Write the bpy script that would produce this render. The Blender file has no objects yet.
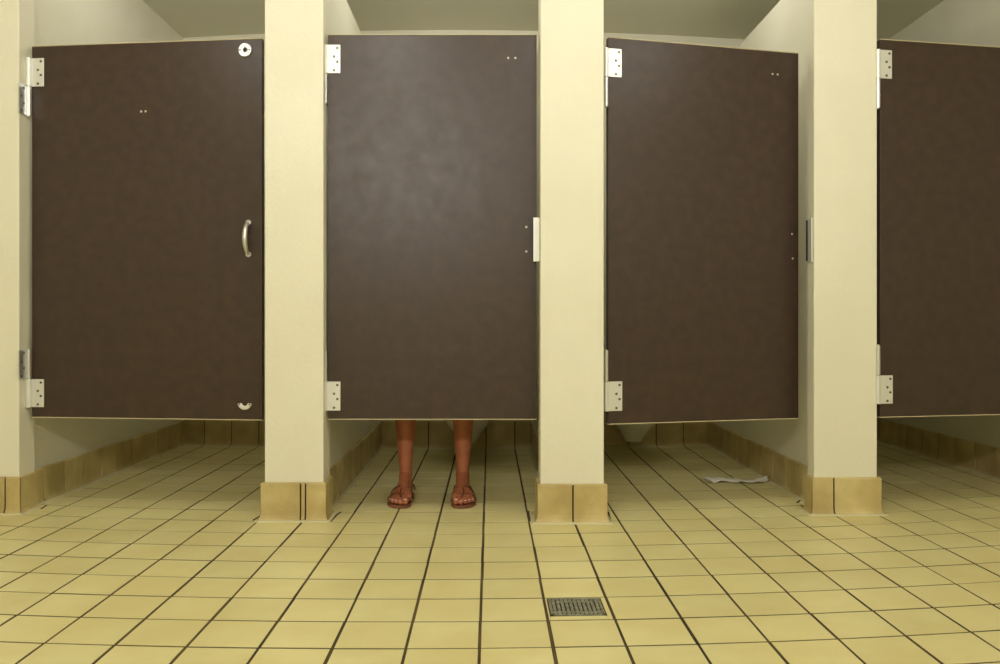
import bpy, bmesh, math, random
from mathutils import Vector, Matrix
random.seed(7)
PI = math.pi
S = bpy.context.scene
COL = S.collection

# ------------------------------------------------------------------ camera
F = 828.0; CX = 490.0; HY = 320.0; H = 0.69      # focal length in px, vanishing point, horizon row, eye height
cam = bpy.data.cameras.new('camera'); co = bpy.data.objects.new('camera', cam); COL.objects.link(co)
co.location = (0, 0, H); co.rotation_euler = (PI/2, 0, 0)
cam.sensor_width = 36; cam.lens = 36*F/1000; cam.shift_x = 0.010; cam.shift_y = -0.012
cam.clip_start = 0.05; cam.clip_end = 50
S.camera = co

# ------------------------------------------------------------------ world, lamps, exposure
w = bpy.data.worlds.new('world'); S.world = w; w.use_nodes = True
w.node_tree.nodes['Background'].inputs[0].default_value = (0.9, 0.95, 1, 1)
w.node_tree.nodes['Background'].inputs[1].default_value = 0.05
def lamp(name, loc, sx, sy, power, col):
    l = bpy.data.lights.new(name, 'AREA'); l.shape = 'RECTANGLE'; l.size = sx; l.size_y = sy
    l.energy = power; l.color = col
    o = bpy.data.objects.new(name, l); COL.objects.link(o); o.location = loc
    return o
CEIL = 2.256
TUBE = (1.0, 0.985, 0.95)
# vanity tubes on the opposite wall, over the mirrors, and one bare tube hung in front of the stalls
for (lx, pw) in ((-0.75, 34), (2.1, 17)):
    lamp('vanity_tube_light', (lx, -1.42, 2.02), 1.25, 0.14, pw, TUBE).rotation_euler = (PI/2, 0, 0)
for lx in (-1.3, -0.45, 0.4, 1.25):                   # the hung tube shines all round, over the doors as well
    l = bpy.data.lights.new('hung_tube', 'POINT'); l.energy = 6.0; l.color = TUBE; l.shadow_soft_size = 0.07
    o = bpy.data.objects.new('hung_tube', l); COL.objects.link(o); o.location = (lx, 1.85, 2.03)
for lx, ly, le in ((-1.2, 3.45, 2.3), (-0.18, 3.40, 2.8), (0.78, 3.45, 2.8), (1.78, 3.55, 0.35)):      # a small ceiling lamp over every stall
    l = bpy.data.lights.new('stall_lamp', 'POINT'); l.energy = le; l.color = TUBE; l.shadow_soft_size = 0.10
    o = bpy.data.objects.new('stall_lamp', l); COL.objects.link(o); o.location = (lx, ly, 2.10)
vs = S.view_settings
vs.view_transform = 'Standard'; vs.look = 'None'; vs.gamma = 1; vs.use_curve_mapping = False
vs.exposure = 0.30

# ------------------------------------------------------------------ helpers
def lin(r, g, b):
    f = lambda c: (c/255/12.92) if c/255 <= 0.04045 else ((c/255+0.055)/1.055)**2.4
    return (f(r), f(g), f(b), 1)
def mat(name, col, rough=0.5, metal=0.0, vary=None, vscale=6, bump=0, bscale=80, spec=0.5, rvary=0, island=0, coat=0):
    m = bpy.data.materials.new(name); m.use_nodes = True; nt = m.node_tree; N = nt.nodes; L = nt.links
    p = N['Principled BSDF']; p.inputs['Base Color'].default_value = col
    p.inputs['Roughness'].default_value = rough; p.inputs['Metallic'].default_value = metal
    p.inputs['Specular IOR Level'].default_value = spec
    if coat: p.inputs['Coat Weight'].default_value = coat; p.inputs['Coat Roughness'].default_value = 0.25
    tc = N.new('ShaderNodeTexCoord')
    src = None
    if vary:
        n = N.new('ShaderNodeTexNoise'); n.inputs['Scale'].default_value = vscale; n.inputs['Detail'].default_value = 6
        L.new(tc.outputs['Object'], n.inputs['Vector'])
        r = N.new('ShaderNodeValToRGB'); r.color_ramp.elements[0].position = 0.38; r.color_ramp.elements[1].position = 0.66
        r.color_ramp.elements[0].color = vary; r.color_ramp.elements[1].color = col
        L.new(n.outputs['Fac'], r.inputs['Fac']); src = r.outputs['Color']
    if island:
        g = N.new('ShaderNodeNewGeometry'); hsv = N.new('ShaderNodeHueSaturation')
        mr = N.new('ShaderNodeMapRange'); mr.inputs['To Min'].default_value = 1-island; mr.inputs['To Max'].default_value = 1+island
        L.new(g.outputs['Random Per Island'], mr.inputs['Value']); L.new(mr.outputs['Result'], hsv.inputs['Value'])
        if src: L.new(src, hsv.inputs['Color'])
        else: hsv.inputs['Color'].default_value = col
        src = hsv.outputs['Color']
    if src: L.new(src, p.inputs['Base Color'])
    if rvary:
        n2 = N.new('ShaderNodeTexNoise'); n2.inputs['Scale'].default_value = 15; n2.inputs['Detail'].default_value = 8
        n2.inputs['Roughness'].default_value = 0.7
        L.new(tc.outputs['Object'], n2.inputs['Vector'])
        m2 = N.new('ShaderNodeMapRange'); m2.inputs['From Min'].default_value = 0.3; m2.inputs['From Max'].default_value = 0.7
        m2.inputs['To Min'].default_value = rough-rvary; m2.inputs['To Max'].default_value = rough+rvary
        L.new(n2.outputs['Fac'], m2.inputs['Value']); L.new(m2.outputs['Result'], p.inputs['Roughness'])
    if bump:
        nb = N.new('ShaderNodeTexNoise'); nb.inputs['Scale'].default_value = bscale; nb.inputs['Detail'].default_value = 4
        L.new(tc.outputs['Object'], nb.inputs['Vector'])
        b = N.new('ShaderNodeBump'); b.inputs['Strength'].default_value = bump; b.inputs['Distance'].default_value = 0.004
        L.new(nb.outputs['Fac'], b.inputs['Height']); L.new(b.outputs['Normal'], p.inputs['Normal'])
    return m
M = {}
M['paint'] = mat('cream_wall_paint', lin(232, 228, 206), 0.55, vary=lin(228, 223, 200), vscale=3, bump=0.25, bscale=60)
M['ceiling'] = mat('ceiling_paint', lin(232, 229, 208), 0.8, bump=0.1)
M['tile'] = mat('yellow_floor_tile', lin(227, 217, 160), 0.42, vary=lin(220, 207, 146), vscale=5, island=0.035, rvary=0.08, bump=0.05, bscale=30, spec=0.4)
M['grout'] = mat('dark_floor_grout', lin(96, 78, 42), 0.9, vary=lin(52, 40, 18), vscale=3.5)
M['base'] = mat('ochre_base_tile', lin(208, 190, 134), 0.35, vary=lin(182, 161, 106), vscale=9, island=0.08)
M['base_grout'] = mat('base_grout', lin(52, 38, 16), 0.9)
M['caulk'] = mat('pale_caulk', lin(205, 198, 160), 0.7)
M['laminate'] = mat('brown_laminate', lin(64, 47, 36), 0.39, vary=lin(55, 40, 30), vscale=22, rvary=0.045, spec=0.5)
M['edge'] = mat('laminate_edge', lin(196, 184, 148), 0.5)
M['chrome'] = mat('brushed_chrome', lin(215, 215, 212), 0.32, metal=0.85, rvary=0.05)
M['plate'] = mat('satin_metal_plate', lin(228, 228, 222), 0.35, metal=0.45)
M['screw'] = mat('dark_screw_head', lin(110, 108, 100), 0.4, metal=0.7)
M['bolt'] = mat('bright_bolt_head', lin(235, 228, 215), 0.3, metal=0.5)
M['hole'] = mat('dark_recess', lin(35, 32, 28), 0.8)
M['iron'] = mat('grey_drain_metal', lin(160, 160, 142), 0.5, metal=0.3, vary=lin(120, 118, 98), vscale=60)
M['ceramic'] = mat('white_vitreous_china', lin(225, 222, 210), 0.12)
M['seat'] = mat('black_seat_plastic', lin(30, 28, 26), 0.35)
M['paper'] = mat('toilet_paper', lin(238, 234, 222), 0.9, bump=0.2, bscale=120)
M['skin'] = mat('tanned_skin', lin(176, 106, 72), 0.5, vary=lin(162, 94, 62), vscale=18)
M['nail'] = mat('pink_toenail', lin(232, 184, 164), 0.3)
M['leather'] = mat('tan_leather', lin(140, 88, 56), 0.5, vary=lin(112, 66, 42), vscale=40)
M['strap'] = mat('dark_tan_leather', lin(98, 54, 34), 0.5)
M['hair'] = mat('brown_hair', lin(62, 40, 26), 0.5)
M['dress'] = mat('blue_cotton', lin(70, 88, 120), 0.9)

def obj(name, bm, mats, parent=None, kind=None, smooth=False):
    me = bpy.data.meshes.new(name)
    bmesh.ops.recalc_face_normals(bm, faces=bm.faces[:])
    bm.to_mesh(me); bm.free()
    for m in (mats if isinstance(mats, (list, tuple)) else [mats]): me.materials.append(M[m])
    if smooth:
        for p in me.polygons: p.use_smooth = True
    o = bpy.data.objects.new(name, me); COL.objects.link(o)
    if parent: o.parent = parent
    if kind: o['kind'] = kind
    return o
def thing(name, label, cat, loc=(0, 0, 0), rz=0, group=None):
    o = bpy.data.objects.new(name, None); COL.objects.link(o); o.location = loc; o.rotation_euler = (0, 0, rz)
    o.empty_display_size = 0.05
    o['label'] = label; o['category'] = cat
    if group: o['group'] = group
    return o
def box(bm, x0, x1, y0, y1, z0, z1, bev=0, mi=0):
    vs_ = [bm.verts.new((x, y, z)) for x in (x0, x1) for y in (y0, y1) for z in (z0, z1)]
    fs = [bm.faces.new([vs_[i] for i in q]) for q in ((0,1,3,2),(4,6,7,5),(0,4,5,1),(2,3,7,6),(0,2,6,4),(1,5,7,3))]
    for f in fs: f.material_index = mi
    if bev:
        es = list({e for f in fs for e in f.edges})
        r = bmesh.ops.bevel(bm, geom=es, offset=bev, segments=2, affect='EDGES', profile=0.5)
        for f in r['faces']: f.material_index = mi
    return vs_
def cyl(bm, p, axis, r, d, seg=20, r2=None, mi=0):
    # solid disc / cylinder starting at p and running d along axis
    a = Vector(axis).normalized(); t = a.orthogonal().normalized(); b = a.cross(t); p = Vector(p)
    r2 = r if r2 is None else r2
    A = [bm.verts.new(p + (t*math.cos(k*2*PI/seg)+b*math.sin(k*2*PI/seg))*r) for k in range(seg)]
    B = [bm.verts.new(p + a*d + (t*math.cos(k*2*PI/seg)+b*math.sin(k*2*PI/seg))*r2) for k in range(seg)]
    fs = [bm.faces.new(A), bm.faces.new(B[::-1])]
    for k in range(seg): fs.append(bm.faces.new((A[k], A[(k+1)%seg], B[(k+1)%seg], B[k])))
    for f in fs: f.material_index = mi
def tube(bm, pts, rad, seg=10, flat=1.0, up=None):
    pts = [Vector(p) for p in pts]; n = len(pts)
    rr = rad if isinstance(rad, (list, tuple)) else [rad]*n
    rings = []
    for i, p in enumerate(pts):
        t = (pts[min(i+1, n-1)]-pts[max(i-1, 0)]).normalized()
        u = Vector(up if up else (0, 0, 1)); s = t.cross(u)
        if s.length < 1e-3: s = t.orthogonal()
        s.normalize(); v = s.cross(t).normalized()
        rings.append([bm.verts.new(p + s*math.cos(a)*rr[i] + v*math.sin(a)*rr[i]*flat) for a in [k*2*PI/seg for k in range(seg)]])
    for i in range(n-1):
        for k in range(seg):
            bm.faces.new((rings[i][k], rings[i][(k+1)%seg], rings[i+1][(k+1)%seg], rings[i+1][k]))
    bm.faces.new(rings[0][::-1]); bm.faces.new(rings[-1])
def ball(bm, c, r, seg=14, sc=(1, 1, 1)):
    c = Vector(c); nv = max(6, seg*2//3); rings = []
    pt = lambda a, b: bm.verts.new((c.x+sc[0]*r*math.sin(b)*math.cos(a), c.y+sc[1]*r*math.sin(b)*math.sin(a), c.z+sc[2]*r*math.cos(b)))
    top, bot = pt(0, 0), pt(0, PI)
    for i in range(1, nv): rings.append([pt(2*PI*k/seg, PI*i/nv) for k in range(seg)])
    for k in range(seg):
        q = (k+1) % seg
        bm.faces.new((top, rings[0][k], rings[0][q])); bm.faces.new((bot, rings[-1][q], rings[-1][k]))
        for A, B in zip(rings, rings[1:]): bm.faces.new((A[k], B[k], B[q], A[q]))
def loft(bm, secs, seg=32, close=True):
    rings = []
    for (cx, cy, z, rx, ry, e) in secs:
        ring = []
        for k in range(seg):
            a = 2*PI*k/seg; c, s = math.cos(a), math.sin(a)
            ring.append(bm.verts.new((cx+rx*math.copysign(abs(c)**(2/e), c), cy+ry*math.copysign(abs(s)**(2/e), s), z)))
        rings.append(ring)
    for i in range(len(rings)-1):
        for k in range(seg):
            bm.faces.new((rings[i][k], rings[i][(k+1)%seg], rings[i+1][(k+1)%seg], rings[i+1][k]))
    if close: bm.faces.new(rings[0][::-1]); bm.faces.new(rings[-1])
def atX(px, D): return (px-CX)*D/F
def bend(X): return 0.025*X + 0.056*X*X          # the row of stalls is not laid out perfectly straight

# ------------------------------------------------------------------ floor
XL, XR, YF = -2.75, 3.25, -1.6
BACK = 4.475
PX, PY, X0, Y0 = 0.1550, 0.1547, -0.0215, 1.742
DR = (0.143, 0.271, 1.925, 2.043)                # drain rectangle in the floor
bm = bmesh.new()
g = 0.0033
def wv(x, y, z): return bm.verts.new((x, y+bend(x), z))
for i in range(-19, 23):
    for j in range(-24, 22):
        a, b = X0+i*PX, X0+(i+1)*PX
        c, d = Y0+j*PY, Y0+(j+1)*PY
        if a > XR+0.1 or b < XL-0.1: continue
        jx, jy = random.uniform(-.0009, .0009), random.uniform(-.0009, .0009)
        x0, x1, y0, y1 = a+g+jx, b-g+jx, c+g+jy, d-g+jy
        hz = random.uniform(-.0004, .0002)
        if i == 1 and j == 1:                     # tile around the drain: three strips left of it
            pieces = [(x0, DR[0]-.003, y0, y1), (DR[1]+.003, x1, y0, y1), (DR[0]-.003, DR[1]+.003, y0, DR[2]-.003), (DR[0]-.003, DR[1]+.003, DR[3]+.003, y1)]
        else: pieces = [(x0, x1, y0, y1)]
        for (q0, q1, r0, r1) in pieces:
            if q1-q0 < .002 or r1-r0 < .002: continue
            e = 0.0005
            T = [wv(q0+e, r0+e, hz), wv(q1-e, r0+e, hz), wv(q1-e, r1-e, hz), wv(q0+e, r1-e, hz)]
            B = [wv(q0, r0, -.0018), wv(q1, r0, -.0018), wv(q1, r1, -.0018), wv(q0, r1, -.0018)]
            bm.faces.new(T)
            for k in range(4): bm.faces.new((B[k], B[(k+1)%4], T[(k+1)%4], T[k]))
bmesh.ops.recalc_face_normals(bm, faces=bm.faces[:])
box(bm, XL-.1, XR+.1, YF-.1, 5.4, -.05, -.0010, mi=1)
def fpt(px, py): D = F*H/(py-HY); return Vector(((px-CX)*D/F, D))
# crumbled, blackened joints beside the feet of the pillars
for (a, b) in (((330, 522), (336, 516)), ((335, 516), (341, 512)), ((253, 520.5), (261, 515.5)), ((528, 511), (530, 521)), ((532, 513), (533, 519)), ((608, 512), (611, 522)), ((797, 503), (803, 498)), ((801, 505), (807, 511)), ((41, 509), (47, 505))):
    p, q = fpt(*a), fpt(*b); t_ = (q-p).normalized(); n_ = Vector((-t_.y, t_.x))*.0042
    lo = [bm.verts.new((v.x, v.y, -.001)) for v in (p-n_, q-n_*.6, q+n_*.7, p+n_)]; hi = [bm.verts.new((v.co.x, v.co.y, .0007)) for v in lo]
    for f in [bm.faces.new(lo[::-1]), bm.faces.new(hi)]+[bm.faces.new((lo[k], lo[(k+1) % 4], hi[(k+1) % 4], hi[k])) for k in range(4)]: f.material_index = 1
fl = obj('floor', bm, ['tile', 'grout'], kind='structure')

# ------------------------------------------------------------------ ceiling and outer walls
bm = bmesh.new(); box(bm, XL-.1, XR+.1, YF-.1, 5.4, CEIL, CEIL+.1); obj('ceiling', bm, 'ceiling', kind='structure')
bm = bmesh.new(); box(bm, XL-.1, XL, YF, 2.9, 0, CEIL); obj('wall_left_side', bm, 'paint', kind='structure')
bm = bmesh.new(); box(bm, XR, XR+.1, YF, 3.2, 0, CEIL); obj('wall_right_side', bm, 'paint', kind='structure')
bm = bmesh.new(); box(bm, XL-.1, XR+.1, YF-.1, YF, 0, CEIL); obj('wall_front', bm, 'paint', kind='structure')
bm = bmesh.new()
xs = [-2.1+0.1*k for k in range(48)]
fr = [(bm.verts.new((x, BACK+bend(x), 0)), bm.verts.new((x, BACK+bend(x), CEIL)), bm.verts.new((x, BACK+bend(x)+.1, CEIL)), bm.verts.new((x, BACK+bend(x)+.1, 0))) for x in xs]
for a, b in zip(fr, fr[1:]):
    for k in range(4): bm.faces.new((a[k], b[k], b[(k+1)%4], a[(k+1)%4]))
bm.faces.new(fr[0]); bm.faces.new(fr[-1][::-1])
obj('wall_back', bm, 'paint', kind='structure')

# ------------------------------------------------------------------ tiled bases
BH = 0.131
PROF = [(0, BH), (.008, BH), (.0115, BH-.003), (.012, BH-.008), (.012, .026), (.014, .014), (.019, .005), (.025, .001), (.025, 0), (0, 0)]
def base_run(bm, p0, p1, out, cuts, m0=0, m1=0, lift=0, gp=.0028):
    # p0->p1 along the wall face at floor level, out = outward direction, cuts = joint distances along the run
    p0 = Vector((p0[0], p0[1], 0)); p1 = Vector((p1[0], p1[1], 0)); out = Vector((out[0], out[1], 0))
    Lr = (p1-p0).length; t = (p1-p0)/Lr
    cs = [0]+[c for c in sorted(cuts) if 0.008 < c < Lr-0.008]+[Lr]
    for k in range(len(cs)-1):
        a, b = cs[k], cs[k+1]
        ma = m0 if k == 0 else 0; mb = m1 if k == len(cs)-2 else 0
        ga = (.002 if m0 else .0006) if k == 0 else gp; gb = (.002 if m1 else .0006) if k == len(cs)-2 else gp
        A = []; B = []
        for (o, z) in PROF:
            z = z+lift if z > .05 else z
            o2 = o + (0.0004*((k*7) % 3-1) if o > .01 else 0)
            A.append(bm.verts.new(p0+t*(a+ga-ma*o2)+out*o2+Vector((0, 0, z))))
            B.append(bm.verts.new(p0+t*(b-gb+mb*o2)+out*o2+Vector((0, 0, z))))
        n = len(PROF)
        bm.faces.new(A); bm.faces.new(B[::-1])
        for q in range(n): bm.faces.new((A[q], A[(q+1) % n], B[(q+1) % n], B[q]))
    # bead of pale caulk where the cove meets the floor
    a_, b_ = p0-t*m0*.026, p1+t*m1*.026
    A = [bm.verts.new(a_+out*o+Vector((0, 0, z))) for o, z in ((.020, -.001), (.020, .0045), (.0265, .0032), (.0300, -.001))]
    B = [bm.verts.new(b_+out*o+Vector((0, 0, z))) for o, z in ((.020, -.001), (.020, .0045), (.0265, .0032), (.0300, -.001))]
    for f in [bm.faces.new(A), bm.faces.new(B[::-1])]+[bm.faces.new((A[q], A[(q+1) % 4], B[(q+1) % 4], B[q])) for q in range(4)]: f.material_index = 2
    # grout bed just behind the tile faces
    q = [p0-out*.002, p1-out*.002, p1+out*.006, p0+out*.006]
    lo = [bm.verts.new(v) for v in q]; hi = [bm.verts.new(v+Vector((0, 0, BH+lift-.004))) for v in q]
    fs = [bm.faces.new(lo), bm.faces.new(hi[::-1])]+[bm.faces.new((lo[k], lo[(k+1) % 4], hi[(k+1) % 4], hi[k])) for k in range(4)]
    for f in fs: f.material_index = 1

# pillar: x0, x1, D of the front of its base, depth ; partition behind: xa, xb
walls = {
 'left':          dict(x0=XL, x1=-1.682, D=2.945, dep=.10, xa=-2.2, xb=-1.704, cuts=[-1.86, -1.725]),
 'middle_left':   dict(x0=-.777, x1=-.574, D=2.842, dep=.11, xa=-.715, xb=-.602, cuts=[atX(300.5, 2.842), atX(305.5, 2.842)]),
 'middle':        dict(x0=.172, x1=.389, D=2.815, dep=.11, xa=.236, xb=.33, cuts=[atX(573, 2.815)]),
 'middle_right':  dict(x0=1.153, x1=1.378, D=2.935, dep=.06, xa=1.217, xb=1.31, cuts=[atX(834, 2.935), atX(876.8, 2.935)]),
 'right':         dict(x0=2.19, x1=XR, D=3.13, dep=.11, xa=2.225, xb=2.5, cuts=[2.35, 2.5, 2.65, 2.8]),
}
for nm, W in walls.items():
    yf = W['D']+.012; yb = yf+W['dep']; xc = (W['xa']+W['xb'])/2
    back = BACK+bend(xc)
    bm = bmesh.new()
    # pillar to the ceiling, thinner partition behind it stopping short of the ceiling (outer ones go all the way up)
    top = CEIL if nm in ('left', 'right') else 2.03
    box(bm, W['x0'], W['x1'], yf, yb, 0, CEIL)
    box(bm, W['xa'], W['xb'], yb, BACK+bend(W['xb'] if nm == 'left' else W['xa']), 0, top)
    ve = [e for e in bm.edges if abs(e.verts[0].co.z-e.verts[1].co.z) > 1 and max(v.co.y for v in e.verts) < yf+.001]
    bmesh.ops.bevel(bm, geom=ve, offset=.004, segments=3, affect='EDGES', profile=0.5)
    obj('wall_'+nm, bm, 'paint', kind='structure')
    # bases
    bm = bmesh.new()
    x0, x1 = W['x0'], W['x1']
    endl = nm == 'left'; endr = nm == 'right'
    base_run(bm, (x0, yf), (x1, yf), (0, -1), [c-x0 for c in W['cuts']]+([.2,.36,.52,.68] if endl else []), 0 if endl else 1, 0 if endr else 1)
    if not endr:
        base_run(bm, (x1, yf), (x1, yb), (1, 0), [], 1, 0)
        L2 = back-yb
        base_run(bm, (W['xb'], yb), (W['xb'], BACK+bend(W['xb'])-.012), (1, 0), [.08+.155*k for k in range(10)], gp=.0045)
    if not endl:
        base_run(bm, (x0, yf), (x0, yb), (-1, 0), [], 1, 0)
        base_run(bm, (W['xa'], yb), (W['xa'], BACK+bend(W['xa'])-.012), (-1, 0), [.06+.155*k for k in range(10)], gp=.0045)
    obj('baseboard_'+nm, bm, ['base', 'base_grout', 'caulk'], kind='structure')
order = list(walls)
bm = bmesh.new()
for a, b in zip(order, order[1:]):
    xa, xb = walls[a]['xb']+.0125, walls[b]['xa']-.0125
    js = [xa]+[X0+i*PX for i in range(-16, 20) if xa+.01 < X0+i*PX < xb-.01]+[xb]
    for x0, x1 in zip(js, js[1:]):                    # tile by tile along the wall
        p0 = Vector((x0, BACK+bend(x0)-.0005)); p1 = Vector((x1, BACK+bend(x1)-.0005)); tv = (p1-p0).normalized()
        base_run(bm, p0+tv*.0022, p1-tv*.0022, (tv.y, -tv.x), [], lift=.016)
    for x0, x1 in zip(js, js[1:]):
        q = [(x0, BACK+bend(x0)+.002), (x1, BACK+bend(x1)+.002), (x1, BACK+bend(x1)-.0055), (x0, BACK+bend(x0)-.0055)]
        lo = [bm.verts.new((x, y, 0)) for x, y in q]; hi = [bm.verts.new((x, y, BH+.012)) for x, y in q]
        for f in [bm.faces.new(lo), bm.faces.new(hi[::-1])]+[bm.faces.new((lo[k], lo[(k+1) % 4], hi[(k+1) % 4], hi[k])) for k in range(4)]: f.material_index = 1
obj('baseboard_back', bm, ['base', 'base_grout', 'caulk'], kind='structure')

# ------------------------------------------------------------------ stall doors
class Door:
    def __init__(s, a, b, z0, z1, label, th=.022):
        s.a = Vector(a); s.b = Vector(b); s.z0, s.z1, s.th = z0, z1, th
        d = s.b-s.a; s.L = d.length; s.ang = math.atan2(d.y, d.x); s.t = d/s.L
        s.root = thing('stall_door', label, 'door', (a[0], a[1], z0), s.ang, 'brown stall doors')
        bm = bmesh.new(); box(bm, 0, s.L, 0, th, 0.003, z1-z0-.003, bev=.0012)
        obj('door_panel', bm, 'laminate', s.root)
        for za, zb in ((0, .003), (z1-z0-.003, z1-z0)):
            bm = bmesh.new(); box(bm, 0, s.L, -.0015, th, za, zb, bev=.0005); obj('edge_strip', bm, 'edge', s.root)
    def at(s, px, py):
        # where the sight line to a pixel meets the face of the door: local x and z
        k = (px-CX)/F                                     # X = k*Y
        sx = (s.a.x-k*s.a.y)/(k*s.t.y-s.t.x)
        D = s.a.y+s.t.y*sx
        return sx, H-(py-HY)*D/F-s.z0
    def bolt(s, px, py, r=.0042):
        x, z = s.at(px, py); bm = bmesh.new(); cyl(bm, (x, 0, z), (0, -1, 0), r, .003, 14, r*.6)
        obj('bolt', bm, 'bolt', s.root, smooth=False)
    def hinge(s, px, py0, py1, upper, kx=-.011, ky=-.003, kr=.0085, wallx=None, metal='plate', fwd=False):
        x0, zt = s.at(px, py0); _, zb = s.at(px, py1)
        x0 = max(x0, 0.0); w_ = .044
        hh = zt-zb
        bm = bmesh.new()
        box(bm, kx, x0+w_, -.0045, -.0003, zb, zt, bev=.001)
        h = obj('hinge', bm, metal, s.root)
        for k, (fx, fz) in enumerate(((.76, .12), (.5, .42), (.76, .6), (.5, .9))):
            bm = bmesh.new(); cyl(bm, (x0+w_*fx, -.0044, zt-hh*fz), (0, -1, 0), .0046, .0012, 12); obj('screw', bm, 'screw', h)
        # knuckle beside the plate and the wall leaf above or below it
        g0, g1 = (zb-hh-.004, zb-.002) if upper else (zt+.002, zt+hh+.004)
        bm = bmesh.new(); cyl(bm, (kx, ky, zb), (0, 0, 1), kr, hh, 20); obj('knuckle', bm, metal, h, smooth=False)
        bm = bmesh.new(); cyl(bm, (kx, ky, g0), (0, 0, 1), kr*.92, g1-g0, 20)
        ball(bm, (kx, ky, g0 if upper else g1), kr*.7)
        obj('knuckle', bm, 'chrome', h)
        # wall leaf on the side of the pillar, in world axes then brought into door axes
        bm = bmesh.new()
        wx = s.a.x if wallx is None else wallx
        inv = Matrix.Rotation(-s.ang, 3, 'Z')
        def L3(X, Y): v = inv @ Vector((X-s.a.x, Y-s.a.y, 0)); return v
        ky_w = s.a.y+ky
        ya, yb = (-.052, .004) if fwd else (-.001, .045)
        vs_ = box(bm, wx+.0005, wx+.0045, ky_w+ya, ky_w+yb, g0, g1)
        for v in vs_: q = L3(v.co.x, v.co.y); v.co = Vector((q.x, q.y, v.co.z))
        wl = obj('wall_leaf', bm, 'chrome', h)
        for (fy, fz) in ((.3, .1), (.6, .4), (.3, .62), (.6, .9)):
            bm = bmesh.new(); p = L3(wx+.0045, ky_w+(-.05*fy-.008 if fwd else .05*fy)); dv = inv @ Vector((1, 0, 0))
            cyl(bm, (p.x, p.y, g1-(g1-g0)*fz), dv, .0046, .001, 12); obj('screw', bm, 'screw', h)

d1 = Door((-1.667, 3.013), (-.806, 2.926), .335, 1.687, 'brown stall door at the far left, with a chrome pull handle and round disc')
d1.hinge(33, 58.6, 87, True, kx=-.006, ky=-.010, kr=.0100, wallx=-1.682, fwd=True)
d1.hinge(33, 379, 407, False, kx=-.006, ky=-.010, kr=.0100, wallx=-1.682, fwd=True)
d1.bolt(141.2, 111.5, .0045); d1.bolt(145.6, 111.3, .0042)
# round disc with a hole near the top corner
def disc_ring(bm, c, r0, r1, y0, y1, a0=0, a1=2*PI, seg=36):
    full = abs(a1-a0-2*PI) < 1e-6; n = seg if full else seg+1
    R = []
    for k in range(n):
        a = a0+(a1-a0)*k/seg
        R.append([bm.verts.new((c[0]+r*math.cos(a), y, c[1]+r*math.sin(a))) for (r, y) in ((r0, y0), (r0, y1+.001), (r0+(r1-r0)*.3, y1), (r1-.002, y1), (r1, y1+.002), (r1, y0))])
    m_ = len(R[0])
    for k in range(n if full else n-1):
        A, B = R[k], R[(k+1) % n]
        for q in range(m_): bm.faces.new((A[q], A[(q+1) % m_], B[(q+1) % m_], B[q]))
    if not full: bm.faces.new(R[0]); bm.faces.new(R[-1][::-1])
cx, cz = d1.at(245.5, 50.3)
bm = bmesh.new(); disc_ring(bm, (cx, cz), .0075, .0245, 0, -.007)
rs = obj('escutcheon', bm, 'chrome', d1.root)
bm = bmesh.new(); cyl(bm, (cx, 0, cz), (0, -1, 0), .0074, .002); obj('keyhole', bm, 'hole', rs)
for sx in (-1, 1):
    bm = bmesh.new(); cyl(bm, (cx+sx*.017, -.0068, cz), (0, -1, 0), .0034, .0016); obj('screw', bm, 'screw', rs)
cx, cz = d1.at(245, 402.5)
bm = bmesh.new(); disc_ring(bm, (cx, cz), .012, .0255, 0, -.006, PI+.15, 2*PI-.15, 24)
cp = obj('crescent_plate', bm, 'plate', d1.root)
for sx in (-1, 1):
    bm = bmesh.new(); cyl(bm, (cx+sx*.018, -.0058, cz-.006), (0, -1, 0), .003, .0014); obj('screw', bm, 'screw', cp)
hx, hz = d1.at(248.5, 238.5)
bm = bmesh.new(); pts = []; rad = []
for k in range(21):
    t = k/20; z = (t-.5)*.112; y = -.034*(math.sin(PI*t)**.55) if 0 < t < 1 else 0
    pts.append((hx, y, hz+z)); rad.append(.0068+.0025*math.sin(PI*t))
tube(bm, pts, rad, seg=14, up=(1, 0, 0))
hd = obj('pull_handle', bm, 'chrome', d1.root, smooth=True)
for sz in (-1, 1):
    bm = bmesh.new(); cyl(bm, (hx, 0, hz+sz*.056), (0, -1, 0), .010, .003); obj('handle_foot', bm, 'chrome', hd)

d2 = Door((-.567, 2.898), (.163, 2.898), .341, 1.690, 'brown stall door with bare legs and sandals showing beneath it')
d2.hinge(328, 45, 73.5, True, wallx=-.574, kx=-.008, kr=.006)
d2.hinge(328, 381.5, 410.5, False, wallx=-.574, kx=-.008, kr=.006)
for p in ((508.3, 58), (515.3, 58), (526.3, 227), (526.3, 251.5)): d2.bolt(*p)
d3 = Door((.412, 2.880), (1.1375, 3.053), .326, 1.675, 'brown stall door slightly ajar, paper scrap on the floor behind it')
d3.hinge(609.5, 48.5, 77, True, wallx=.389, kx=-.009, kr=.0075)
d3.hinge(610, 381.5, 411, False, wallx=.389, kx=-.009, kr=.0075)
for p in ((772.6, 74), (777.6, 74.5), (792, 234), (792.7, 258.5)): d3.bolt(p[0], p[1], .0038)
d4 = Door((1.390, 2.950), (2.137, 3.085), .342, 1.692, 'brown stall door cut off by the right edge of the picture')
d4.hinge(880, 50, 78.5, True, wallx=1.378, kx=-.010, kr=.008)
d4.hinge(881, 375.4, 403.7, False, wallx=1.378, kx=-.010, kr=.008)

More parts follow.
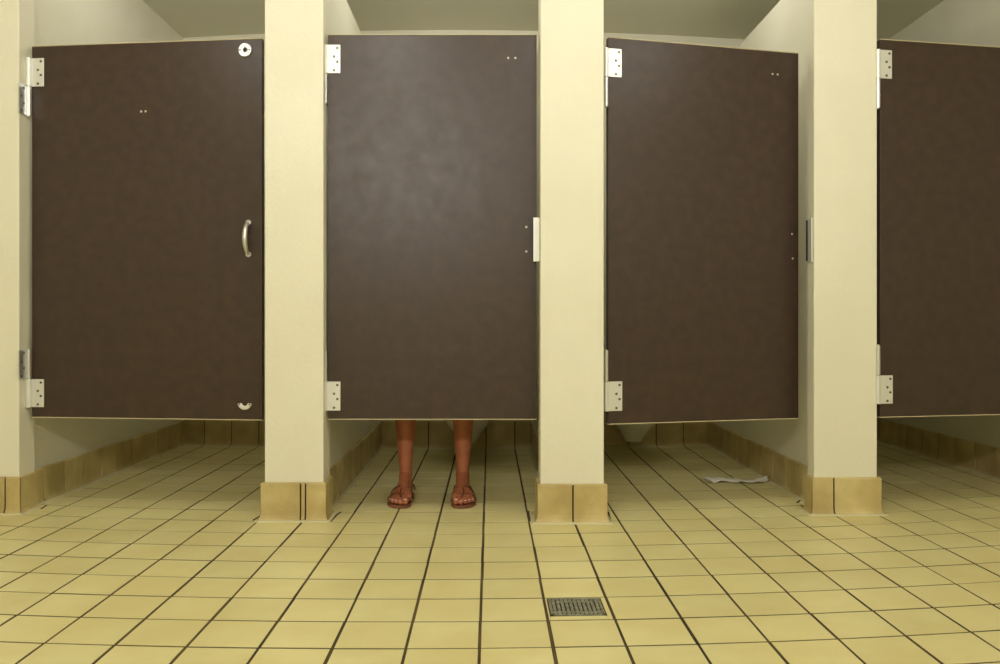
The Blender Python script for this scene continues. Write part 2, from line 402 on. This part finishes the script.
# latch keepers screwed to the pillars
def keeper(x0, x1, y0, y1, z0, z1, label, side):
    t = thing('latch_keeper', label, 'latch', ((x0+x1)/2, (y0+y1)/2, z0), 0, 'latch keepers on the pillars')
    bm = bmesh.new(); mx, my = (x0+x1)/2, (y0+y1)/2
    box(bm, x0-mx, x1-mx, y0-my, y0-my+.003, 0, z1-z0, bev=.0008)       # front plate
    sx = (x1-mx-.003, x1-mx)
    box(bm, sx[0], sx[1], y0-my+.002, y1-my, 0, z1-z0, bev=.0008)       # leaf on the pillar side
    obj('keeper_body', bm, 'plate', t)
    for fz in (.0,):
        bm = bmesh.new(); box(bm, x0-mx+.001, x1-mx-.003, y0-my+.003, y1-my-.004, .004, z1-z0-.004, bev=.0008); obj('rubber_bumper', bm, 'hole', t)
zf = lambda py, D: H-(py-HY)*D/F
keeper(atX(533.3, 2.87), .1715, 2.868, 2.896, zf(261.5, 2.87), zf(217.5, 2.87), 'chrome latch keeper on the pillar beside the middle stall door', 0)
t = thing('latch_keeper', 'chrome latch keeper on the pillar right of the ajar door', 'latch', (1.153, 2.965, zf(262, 2.965)), 0, 'latch keepers on the pillars')
kh = zf(217.5, 2.965)-zf(262, 2.965)
bm = bmesh.new(); box(bm, -.0040, -.0002, -.0060, .030, 0, kh, bev=.001)
obj('keeper_body', bm, 'plate', t)
bm = bmesh.new(); box(bm, -.007, -.0002, .0302, .040, .006, kh-.006, bev=.001); obj('rubber_bumper', bm, 'hole', t)

# ------------------------------------------------------------------ floor drain
dx, dy = (DR[0]+DR[1])/2, (DR[2]+DR[3])/2+bend((DR[0]+DR[1])/2)
hw, hd_ = (DR[1]-DR[0])/2, (DR[3]-DR[2])/2
t = thing('floor_drain', 'small square slotted metal drain set in the yellow floor tiles', 'drain', (dx, dy, 0))
bm = bmesh.new()
for (a, b, c, d) in ((-hw, hw, -hd_, -hd_+.006), (-hw, hw, hd_-.006, hd_), (-hw, -hw+.006, -hd_, hd_), (hw-.006, hw, -hd_, hd_)):
    box(bm, a, b, c, d, -.0018, .0015)
obj('drain_frame', bm, 'iron', t)
bm = bmesh.new(); nb = 11; ww = 2*(hw-.0065)
for k in range(nb):
    xa = -hw+.0065+ww*k/nb
    box(bm, xa+.0016, xa+ww/nb-.0016, -hd_+.0065, hd_-.0065, -.0018, .0008, bev=.0006)
for yy in (-.62, .62): box(bm, -hw+.0065, hw-.0065, yy*hd_-.004, yy*hd_+.004, -.0009, .0009)
gr = obj('grate', bm, 'iron', t)
for sx in (-1, 1):
    bm = bmesh.new(); cyl(bm, (sx*hw*.72, hd_*.6, .0009), (0, 0, 1), .004, .0012); obj('screw', bm, 'screw', gr)
bm = bmesh.new(); box(bm, -hw+.004, hw-.004, -hd_+.004, hd_-.004, -.0009, -.0005); obj('sump', bm, 'hole', t)

# ------------------------------------------------------------------ wall-hung toilets
def toilet(x, label):
    yb = BACK+bend(x)
    t = thing('wall_hung_toilet', label, 'toilet', (x, yb, 0.085), 0, 'wall-hung toilets')
    z0 = -.085
    bm = bmesh.new()
    secs = [(0, -.38, .086, .030, .050, 2.4), (0, -.38, .090, .046, .075, 2.4), (0, -.38, .115, .056, .09, 2.3), (0, -.39, .145, .074, .12, 2.2), (0, -.40, .165, .092, .14, 2.1), (0, -.405, .195, .110, .170, 2), (0, -.41, .24, .135, .195, 2),
            (0, -.41, .32, .165, .225, 2.1), (0, -.41, .385, .178, .240, 2.1), (0, -.41, .40, .175, .237, 2.1)]
    loft(bm, [(a, b, c+z0, d, e, f) for a, b, c, d, e, f in secs])
    # inner bowl surface is closed by the seat ; rear shoulder to the wall
    rb = [(0, -.14, .15, .07, .135, 4), (0, -.14, .20, .095, .14, 4), (0, -.14, .36, .11, .14, 4), (0, -.14, .385, .10, .138, 4)]
    loft(bm, [(a, b, c+z0, d, e, f) for a, b, c, d, e, f in rb])
    obj('bowl', bm, 'ceramic', t, smooth=True)
    bm = bmesh.new()
    R = []
    for k in range(40):
        a = 2*PI*k/40; c, s = math.cos(a), math.sin(a)
        R.append([bm.verts.new((rx*c, -.41+ry*s, z+z0)) for rx, ry, z in ((.115, .165, .402), (.115, .165, .418), (.16, .215, .424), (.182, .243, .416), (.182, .243, .402))])
    for k in range(40):
        A, B = R[k], R[(k+1) % 40]
        for q in range(5): bm.faces.new((A[q], A[(q+1) % 5], B[(q+1) % 5], B[q]))
    obj('seat', bm, 'seat', t, smooth=True)
    bm = bmesh.new()
    tube(bm, [(0, -.14, .38+z0), (0, -.14, .66+z0), (0, -.14, .70+z0)], .014, seg=16)
    cyl(bm, (0, -.14, .70+z0), (0, 0, 1), .032, .10); ball(bm, (0, -.14, .80+z0), .032)
    tube(bm, [(0, -.14, .74+z0), (0, -.005, .74+z0)], .016, seg=16); cyl(bm, (0, -.002, .74+z0), (0, -1, 0), .034, .01)
    fv = obj('flush_valve', bm, 'chrome', t)
    bm = bmesh.new(); tube(bm, [(0, -.165, .745+z0), (0, -.245, .735+z0)], [.006, .008], seg=12); obj('flush_lever', bm, 'chrome', fv)
toilet(-.11, 'white wall-hung toilet in the occupied stall behind the bare legs')
toilet(.715, 'white wall-hung toilet showing under the ajar stall door')

# ------------------------------------------------------------------ paper on the floor
bm = bmesh.new(); nx, ny = 44, 7
xa, xb = .925, 1.186
rows = []
for i in range(nx+1):
    u = i/nx; x = xa+(xb-xa)*u
    yc = 3.54-.02*u+.018*math.sin(u*7.3)
    wd = .058*(.55+.3*math.sin(u*5.2+.8)+.16*math.sin(u*17)+.1*math.sin(u*31))
    wd = max(.02, wd)*(.45 if u in (0, 1) else 1)
    row = []
    for j in range(ny+1):
        v = j/ny*2-1
        z = .0035+.005*abs(math.sin(u*11+v*1.3))+.004*(math.sin(u*23+v*3)+1)*.5
        if u > .8: z += (u-.8)*.05*max(0, v+.4)
        row.append((x+.004*math.sin(v*5+u*9), yc+v*wd, z))
    rows.append(row)
tp = [[bm.verts.new(p) for p in r] for r in rows]; bt = [[bm.verts.new((p[0], p[1], p[2]-.0022)) for p in r] for r in rows]
for i in range(nx):
    for j in range(ny):
        bm.faces.new((tp[i][j], tp[i+1][j], tp[i+1][j+1], tp[i][j+1])); bm.faces.new((bt[i][j], bt[i][j+1], bt[i+1][j+1], bt[i+1][j]))
for i in range(nx):
    bm.faces.new((tp[i][0], bt[i][0], bt[i+1][0], tp[i+1][0])); bm.faces.new((tp[i][ny], tp[i+1][ny], bt[i+1][ny], bt[i][ny]))
for j in range(ny):
    bm.faces.new((tp[0][j], tp[0][j+1], bt[0][j+1], bt[0][j])); bm.faces.new((tp[nx][j], bt[nx][j], bt[nx][j+1], tp[nx][j+1]))
o = obj('toilet_paper_scrap', bm, 'paper', smooth=True)
o['label'] = 'crumpled white strip of toilet paper lying on the stall floor'; o['category'] = 'paper'

# ------------------------------------------------------------------ person standing in the second stall
PXc, PYc = -.216, 3.20
P = thing('person', 'person standing behind the stall door, only tanned bare lower legs in sandals showing', 'person', (PXc, PYc, 0))
def cap(bm, a, b, ra, rb, seg=16):
    # tapered capsule
    a, b = Vector(a), Vector(b); n = max(2, int((b-a).length/min(ra, rb)*1.2)+1)
    pts = [a.lerp(b, k/n) for k in range(n+1)]; rr = [ra+(rb-ra)*k/n for k in range(n+1)]
    tube(bm, pts, rr, seg=seg); ball(bm, a, ra, seg); ball(bm, b, rb, seg)
def chain(bm, pts):
    for p, q in zip(pts, pts[1:]): cap(bm, p[:3], q[:3], p[3], q[3])
bm = bmesh.new()
FEET = []
for sgn, fx, turn in ((1, -.328+.216+.0, -.08), (-1, -.106+.216, .06)):
    # sgn: direction of the inner side ; foot frame: u inner, v forward from the heel (heel at y=.075, toes towards -y)
    ct, st = math.cos(turn), math.sin(turn)
    def W(u, v, z, fx=fx, sgn=sgn, ct=ct, st=st):
        x, y = sgn*u, -(v-.055)
        return (fx+x*ct-y*st, .015+x*st+y*ct, z)
    FEET.append(W)
    so = .010
    c_ = lambda pts: chain(bm, [(*W(u, v, z+so), r) for (u, v, z, r) in pts])
    c_([(0, .028, .027, .026), (0, .05, .05, .027), (.0, .055, .085, .0245)])
    c_([(0, .028, .024, .0235), (-.016, .10, .019, .0185), (-.028, .150, .0145, .0145)])
    c_([(0, .028, .026, .0255), (.014, .10, .034, .0200), (.030, .172, .0185, .0170)])
    c_([(0, .060, .078, .0245), (.003, .095, .055, .0225), (.006, .135, .034, .0185), (.004, .178, .016, .013)])
    c_([(0, .09, .045, .024), (-.013, .13, .032, .017), (-.015, .165, .018, .0140)])
    c_([(.004, .16, .0165, .0145), (.012, .178, .0145, .0135)])
    toes = [(.029, .186, .030, .224, .0118, .0110), (.0115, .186, .0115, .2265, .0088, .0079), (-.0045, .180, -.0055, .217, .0082, .0074), (-.018, .172, -.0205, .204, .0078, .0070), (-.030, .158, -.034, .187, .0076, .0068)]
    for (u0, v0, u1, v1, r0, r1) in toes:
        um, vm = (u0+u1)/2, (v0+v1)/2
        c_([(u0, v0-.018, .013, r0), (um, vm, .0135, r0*.98), (u1, v1, r1*.95, r1)])
    W.toes = toes
    ball(bm, W(.0185, .056, .081+so), .0105); ball(bm, W(-.0185, .052, .074+so), .0100)
    # lower leg, knee, thigh
    hipx = -sgn*.088*1.0
    leg = [(*W(0, .052, .085+so), .0245), (*W(0, .052, .13), .0255), (*W(-.001, .050, .20), .0315), (*W(-.002, .048, .285), .0395), (*W(-.003, .042, .36), .0500), (*W(0, .055, .45), .0490), (fx*.98, .0, .50, .0530), (fx*.93, -.005, .66, .0680), (hipx, .0, .82, .0800)]
    chain(bm, leg)
# trunk
def ell(c, rx, ry, rz): ball(bm, c, 1, 28, (rx, ry, rz))
ell((0, .01, .86), .165, .115, .13); ell((0, 0, 1.00), .125, .09, .14); ell((0, 0, 1.15), .135, .095, .15); ell((0, 0, 1.26), .15, .085, .10)
for s in (-1, 1): ball(bm, (s*.062, -.055, 1.19), .045)
cap(bm, (-.145, 0, 1.315), (.145, 0, 1.315), .045, .045); cap(bm, (0, .01, 1.32), (0, .0, 1.42), .05, .045)
# head
ell((0, .005, 1.515), .072, .09, .10); ell((0, -.02, 1.46), .055, .06, .055); ball(bm, (0, -.068, 1.425), .018)
cap(bm, (0, -.082, 1.52), (0, -.098, 1.49), .008, .012); cap(bm, (-.018, -.078, 1.455), (.018, -.078, 1.455), .007, .007)
for s in (-1, 1): ball(bm, (s*.074, .01, 1.505), .024, 12, (.4, .8, 1.2)); ball(bm, (s*.03, -.074, 1.522), .011)
# arms and hands, forearms brought forward
for s in (-1, 1):
    chain(bm, [(s*.165, 0, 1.31, .042), (s*.20, .01, 1.05, .036), (s*.19, -.03, .84, .023)])
    hxm, hym, hzm = s*.186, -.045, .78
    chain(bm, [(s*.19, -.03, .84, .022), (hxm, hym, hzm, .020)])
    for k in range(4):
        yy = hym+(k-1.5)*.018
        chain(bm, [(hxm, hym+(k-1.5)*.012, hzm, .013), (hxm, yy, hzm-.035, .0095), (hxm-s*.006, yy-.004, hzm-.065, .0082), (hxm-s*.018, yy-.006, hzm-(.088, .094, .092, .080)[k], .0072)])
    chain(bm, [(hxm, hym-.012, hzm+.03, .013), (hxm-s*.012, hym-.045, hzm, .0105), (hxm-s*.016, hym-.055, hzm-.03, .0085)])
bmesh.ops.recalc_face_normals(bm, faces=bm.faces[:])
body = obj('body', bm, 'skin', P)
md = body.modifiers.new('r', 'REMESH'); md.mode = 'VOXEL'; md.voxel_size = .004; md.adaptivity = 0.0
ms = body.modifiers.new('s', 'SMOOTH'); ms.factor = .5; ms.iterations = 3
dg = bpy.context.evaluated_depsgraph_get(); me = bpy.data.meshes.new_from_object(body.evaluated_get(dg))
body.modifiers.clear(); body.data = me
for p in me.polygons: p.use_smooth = True
if not me.materials: me.materials.append(M['skin'])
# toenails
for W in FEET:
    for (u0, v0, u1, v1, r0, r1) in W.toes:
        bm = bmesh.new(); ball(bm, W(u1, v1+r1*.30, .013+r1*1.62), r1*.80, 12, (.95, 1.1, .42)); obj('toenail', bm, 'nail', P, smooth=True)
# sandals
for W in FEET:
    outline = [(0, -.006), (.022, .0), (.031, .025), (.029, .07), (.028, .11), (.037, .15), (.046, .185), (.046, .212), (.036, .236), (.016, .245), (-.008, .240), (-.026, .226), (-.040, .204), (-.046, .178), (-.042, .15), (-.034, .11), (-.029, .07), (-.031, .025), (-.022, .0)]
    n = len(outline); sm = []
    for k in range(n):                              # Catmull-Rom rounding
        p0, p1, p2, p3 = [Vector(outline[(k+q-1) % n]) for q in range(4)]
        for q in range(3):
            tt = q/3; sm.append(.5*((2*p1)+(p2-p0)*tt+(2*p0-5*p1+4*p2-p3)*tt*tt+(3*p1-p0-3*p2+p3)*tt**3))
    bm = bmesh.new(); cen = Vector((0, .12)); rings = []
    for (sc, z) in ((.96, 0), (1.0, .002), (1.0, .0075), (.985, .0098), (.93, .010)):
        rings.append([bm.verts.new(W(*(cen+(p-cen)*sc), z)) for p in sm])
    for A, B in zip(rings, rings[1:]):
        for k in range(len(A)): bm.faces.new((A[k], A[(k+1) % len(A)], B[(k+1) % len(A)], B[k]))
    bm.faces.new(rings[0][::-1]); bm.faces.new(rings[-1])
    sd = obj('sandal', bm, 'leather', P)
    def strap(fn, r, flat=.45):
        bm = bmesh.new(); tube(bm, [W(*fn(k/20)) for k in range(21)], r, seg=10, flat=flat, up=(0, 0, 1)); obj('strap', bm, 'strap', sd, smooth=True)
    arc = lambda v0, v1, w_, h_, uc=0: (lambda t: (uc+w_*math.cos(PI*t), v0+(v1-v0)*t, .012+h_*math.sin(PI*t)**.8))
    strap(arc(.128, .140, .0425, .050), .0040, .6)     # over the instep
    strap(arc(.185, .160, .0465, .0285), .0032, .6)    # at the root of the toes
    strap(lambda t: (.010-.020*math.sin(t*PI)*.5, .195-.068*t, .030+.036*t), .0036, .7)   # link between toes and instep
    strap(lambda t: (-.040+.075*t, .125-.02*t, .014+.052*math.sin(PI*(.06+.8*t))), .0030, .7)     # second instep strap running back to the heel
    strap(lambda t: (-.034*math.cos(PI*t), .045-.047*math.sin(PI*t), .030+.016*math.sin(PI*t)), .0028, 1)   # round the back of the heel
for s_ in (-1, 1):
    bm = bmesh.new(); ball(bm, (s_*.029, -.0800, 1.520), .0075, 12, (1.3, .7, .7)); obj('eye', bm, 'hair', P, smooth=True)
bm = bmesh.new(); ball(bm, (0, -.0815, 1.4555), .006, 12, (3.2, .8, 1)); obj('mouth', bm, 'nail', P, smooth=True)
# dress and hair
bm = bmesh.new()
loft(bm, [(0, .0, .56, .215, .15, 2), (0, .0, .60, .21, .148, 2), (0, 0, .75, .20, .145, 2), (0, .005, .88, .185, .135, 2), (0, 0, 1.02, .145, .11, 2), (0, -.01, 1.18, .160, .132, 2.2), (0, 0, 1.27, .165, .105, 2.4), (0, 0, 1.35, .14, .07, 2.4)], 40)
obj('dress', bm, 'dress', P, smooth=True)
bm = bmesh.new()
ball(bm, (0, .025, 1.545), 1, 24, (.084, .092, .085)); ball(bm, (0, .055, 1.46), 1, 24, (.080, .055, .12)); ball(bm, (0, .075, 1.36), 1, 20, (.07, .035, .10))
bmesh.ops.recalc_face_normals(bm, faces=bm.faces[:])
obj('hair', bm, 'hair', P, smooth=True)
